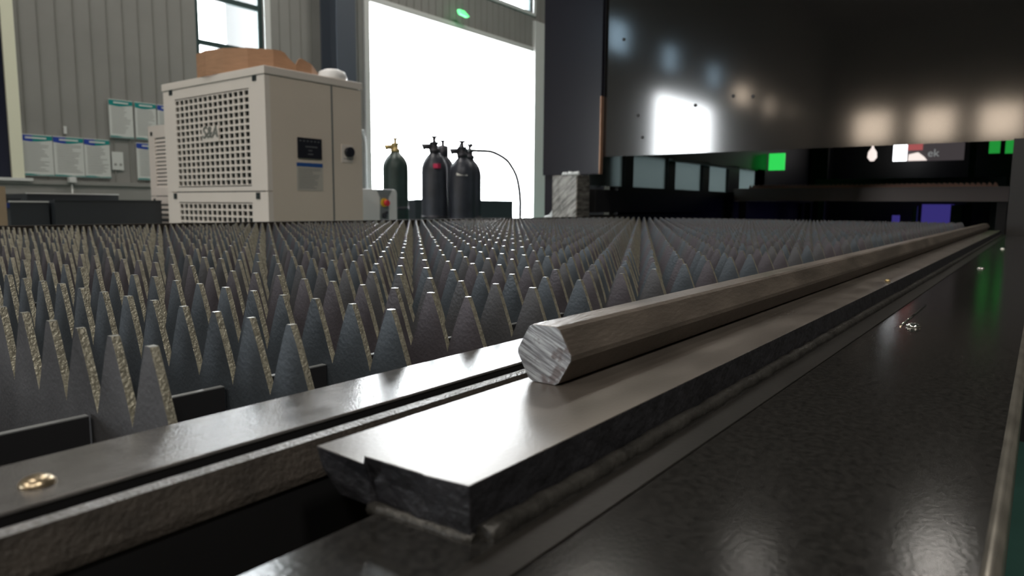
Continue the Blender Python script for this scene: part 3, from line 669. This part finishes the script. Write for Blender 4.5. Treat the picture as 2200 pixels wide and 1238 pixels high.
MB().prism([(-.05, -.05), (.05, -.05), (.04, .04), (-.02, .06)], 'x', -.002, .002).build('paper_tag', 'tagw', cC, loc=(-.068, -.052, 1.255)).rotation_euler = (0, .72, .85)
cD = cylinder(5.42, 4.62, rel(.46), .118, 'gas cylinder mostly hidden behind the tagged one', 'cylp', 'valve')
bin_('steel_trough', 7.0, 9.25, 6.95, 7.45, rel(.075), 'long dark steel trough behind the gas cylinders', 'bin', 'trough')
# hose arch with fittings
hs = MB(); hp_ = [(5.10, 4.36, .515), (5.16, 4.30, .512), (5.24, 4.20, .505), (5.30, 4.11, .455), (5.33, 4.05, .395), (5.357, 3.985, .27), (5.362, 3.95, .10), (5.35, 3.935, -.12), (5.34, 3.93, -.9)]
sm = []
for i in range(len(hp_)-1):
    for k in range(4):
        t = k/4; P0, P1, P2, P3 = [Vector(hp_[max(0, min(len(hp_)-1, i+q))]) for q in (-1, 0, 1, 2)]
        sm.append(.5*((2*P1)+(-P0+P2)*t+(2*P0-5*P1+4*P2-P3)*t*t+(-P0+3*P1-3*P2+P3)*t**3))
sm.append(Vector(hp_[-1])); hs.tube([(p.x, p.y, rel(p.z)) for p in sm], .016, 8)
ho = hs.build('gas_hose', 'hose'); tag(ho, 'thin dark gas hose arching down before the bright doorway', 'hose')
mb = MB()
for (x, y, z) in ((5.085, 4.375, .515), (5.15, 4.37, .565), (5.08, 4.44, .563)):
    mb.lathe([(.004, -.022), (.02, -.008), (.02, .008), (.004, .022)], (x, y, rel(z)), 8)
mb.tube([(5.085, 4.375, rel(.515)), (5.11, 4.40, rel(.565)), (5.15, 4.37, rel(.565))], .004, 6); mb.tube([(5.11, 4.40, rel(.565)), (5.08, 4.44, rel(.563))], .004, 6)
mb.build('hose_fitting', 'valve', ho)

# ------------------------------------------------------------------ white laser source cabinet
ls = empty('laser_source_cabinet', (3.8, 4.4, 0), 'low white cabinet with grey panel and red emergency stop beside chiller', 'cabinet')
lx0, lx1, ly = 3.50, 4.022, 4.2; lzt = rel(.124)
MB().prism([(lx0, .05), (lx1, .05), (lx1, lzt-.03), (lx1-.01, lzt-.008), (lx1-.03, lzt), (lx0, lzt)], 'y', ly, ly+.5).build('body', 'white', ls, bevel=.004)
MB().prism([(3.825, .1), (3.925, .1), (3.925, rel(.06)), (3.965, rel(.122)), (3.80, rel(.122)), (3.835, rel(.06))], 'y', ly-.006, ly).build('grey_panel', 'greypanel', ls)
for x in (lx0+.06, lx1-.06): MB().box(x-.02, x+.02, ly+.05, ly+.45, 0, .05).build('foot', 'dark', ls)
yl = MB().tube([(3.872, ly-.006, rel(.018)), (3.872, ly-.016, rel(.018))], .034, 18).build('yellow_collar', 'yel', ls)
MB().tube([(3.880, ly-.016, rel(.016)), (3.880, ly-.045, rel(.014))], [.020, .024], 16).build('emergency_stop', 'red', ls)
mb = MB(); mb.tube([(3.872, ly-.006, rel(-.085)), (3.872, ly-.02, rel(-.085))], .022, 12).tube([(3.895, ly-.006, rel(-.06)), (3.895, ly-.02, rel(-.06))], .012, 10); mb.build('connector', 'screen', ls)
MB().box(3.60, 3.64, ly-.001, ly, rel(.07), rel(.074)).build('red_label', 'red', ls)
be = tag(MB().lathe([(.035, 0), (.035, .02), (.03, .022), (.03, .06), (.02, .075), (.003, .08)], (3.80, 4.45, lzt), 16).build('warning_beacon', 'amber'), 'small glowing amber beacon on the white cabinet', 'beacon')
# pipe by the door
tag(MB().tube([(7.25, YW-.10, 0), (7.25, YW-.10, rel(1.1))], .05, 12).tube([(7.38, YW-.12, 0), (7.38, YW-.12, rel(.95)), (7.30, YW-.16, rel(1.12)), (7.2, YW-.16, rel(1.12))], .012, 8).build('wall_pipe', 'trim'), 'pale vertical pipe with thin cable left of the doorway', 'pipe')
# green lamp over the doorway
ex = empty('exit_lamp', (9.6, YW-.2, rel(3.3)), 'small green glowing lamp hanging above the open doorway', 'lamp')
MB().prism([(9.47, rel(3.36)), (9.60, rel(3.36)), (9.74, rel(3.29)), (9.70, rel(3.27)), (9.50, rel(3.29))], 'y', YW-.2, YW-.14).build('lamp_body', 'exitg', ex)
MB().tube([(9.58, YW-.17, rel(3.36)), (9.58, YW-.17, rel(4.0)), (9.58, YW-.01, rel(4.0))], .008, 6).build('hanging_wire', 'groove', ex)

# ------------------------------------------------------------------ sub-parts under their parts
def under(child, parent_name):
    for o in C.objects:
        if o.name.split('.')[0] == child and o.parent and o.parent.type == 'EMPTY':
            sib = [q for q in o.parent.children if q.name.split('.')[0] == parent_name]
            if sib: o.parent = sib[0]; o.matrix_parent_inverse = Matrix()
for c_, p_ in (('display_marks', 'display'), ('label_text', 'instruction_label'), ('switch_text', 'switch_plate'), ('rotary_switch', 'switch_plate'),
               ('logo_letters', 'logo_plate'), ('emergency_stop', 'yellow_collar'), ('upper_grille', 'upper_front_frame'), ('lower_grille', 'lower_front_frame'),
               ('lettering', 'board'), ('red_picture', 'board'), ('pale_picture', 'board'), ('panel_screw', 'front_panel')):
    under(c_, p_)
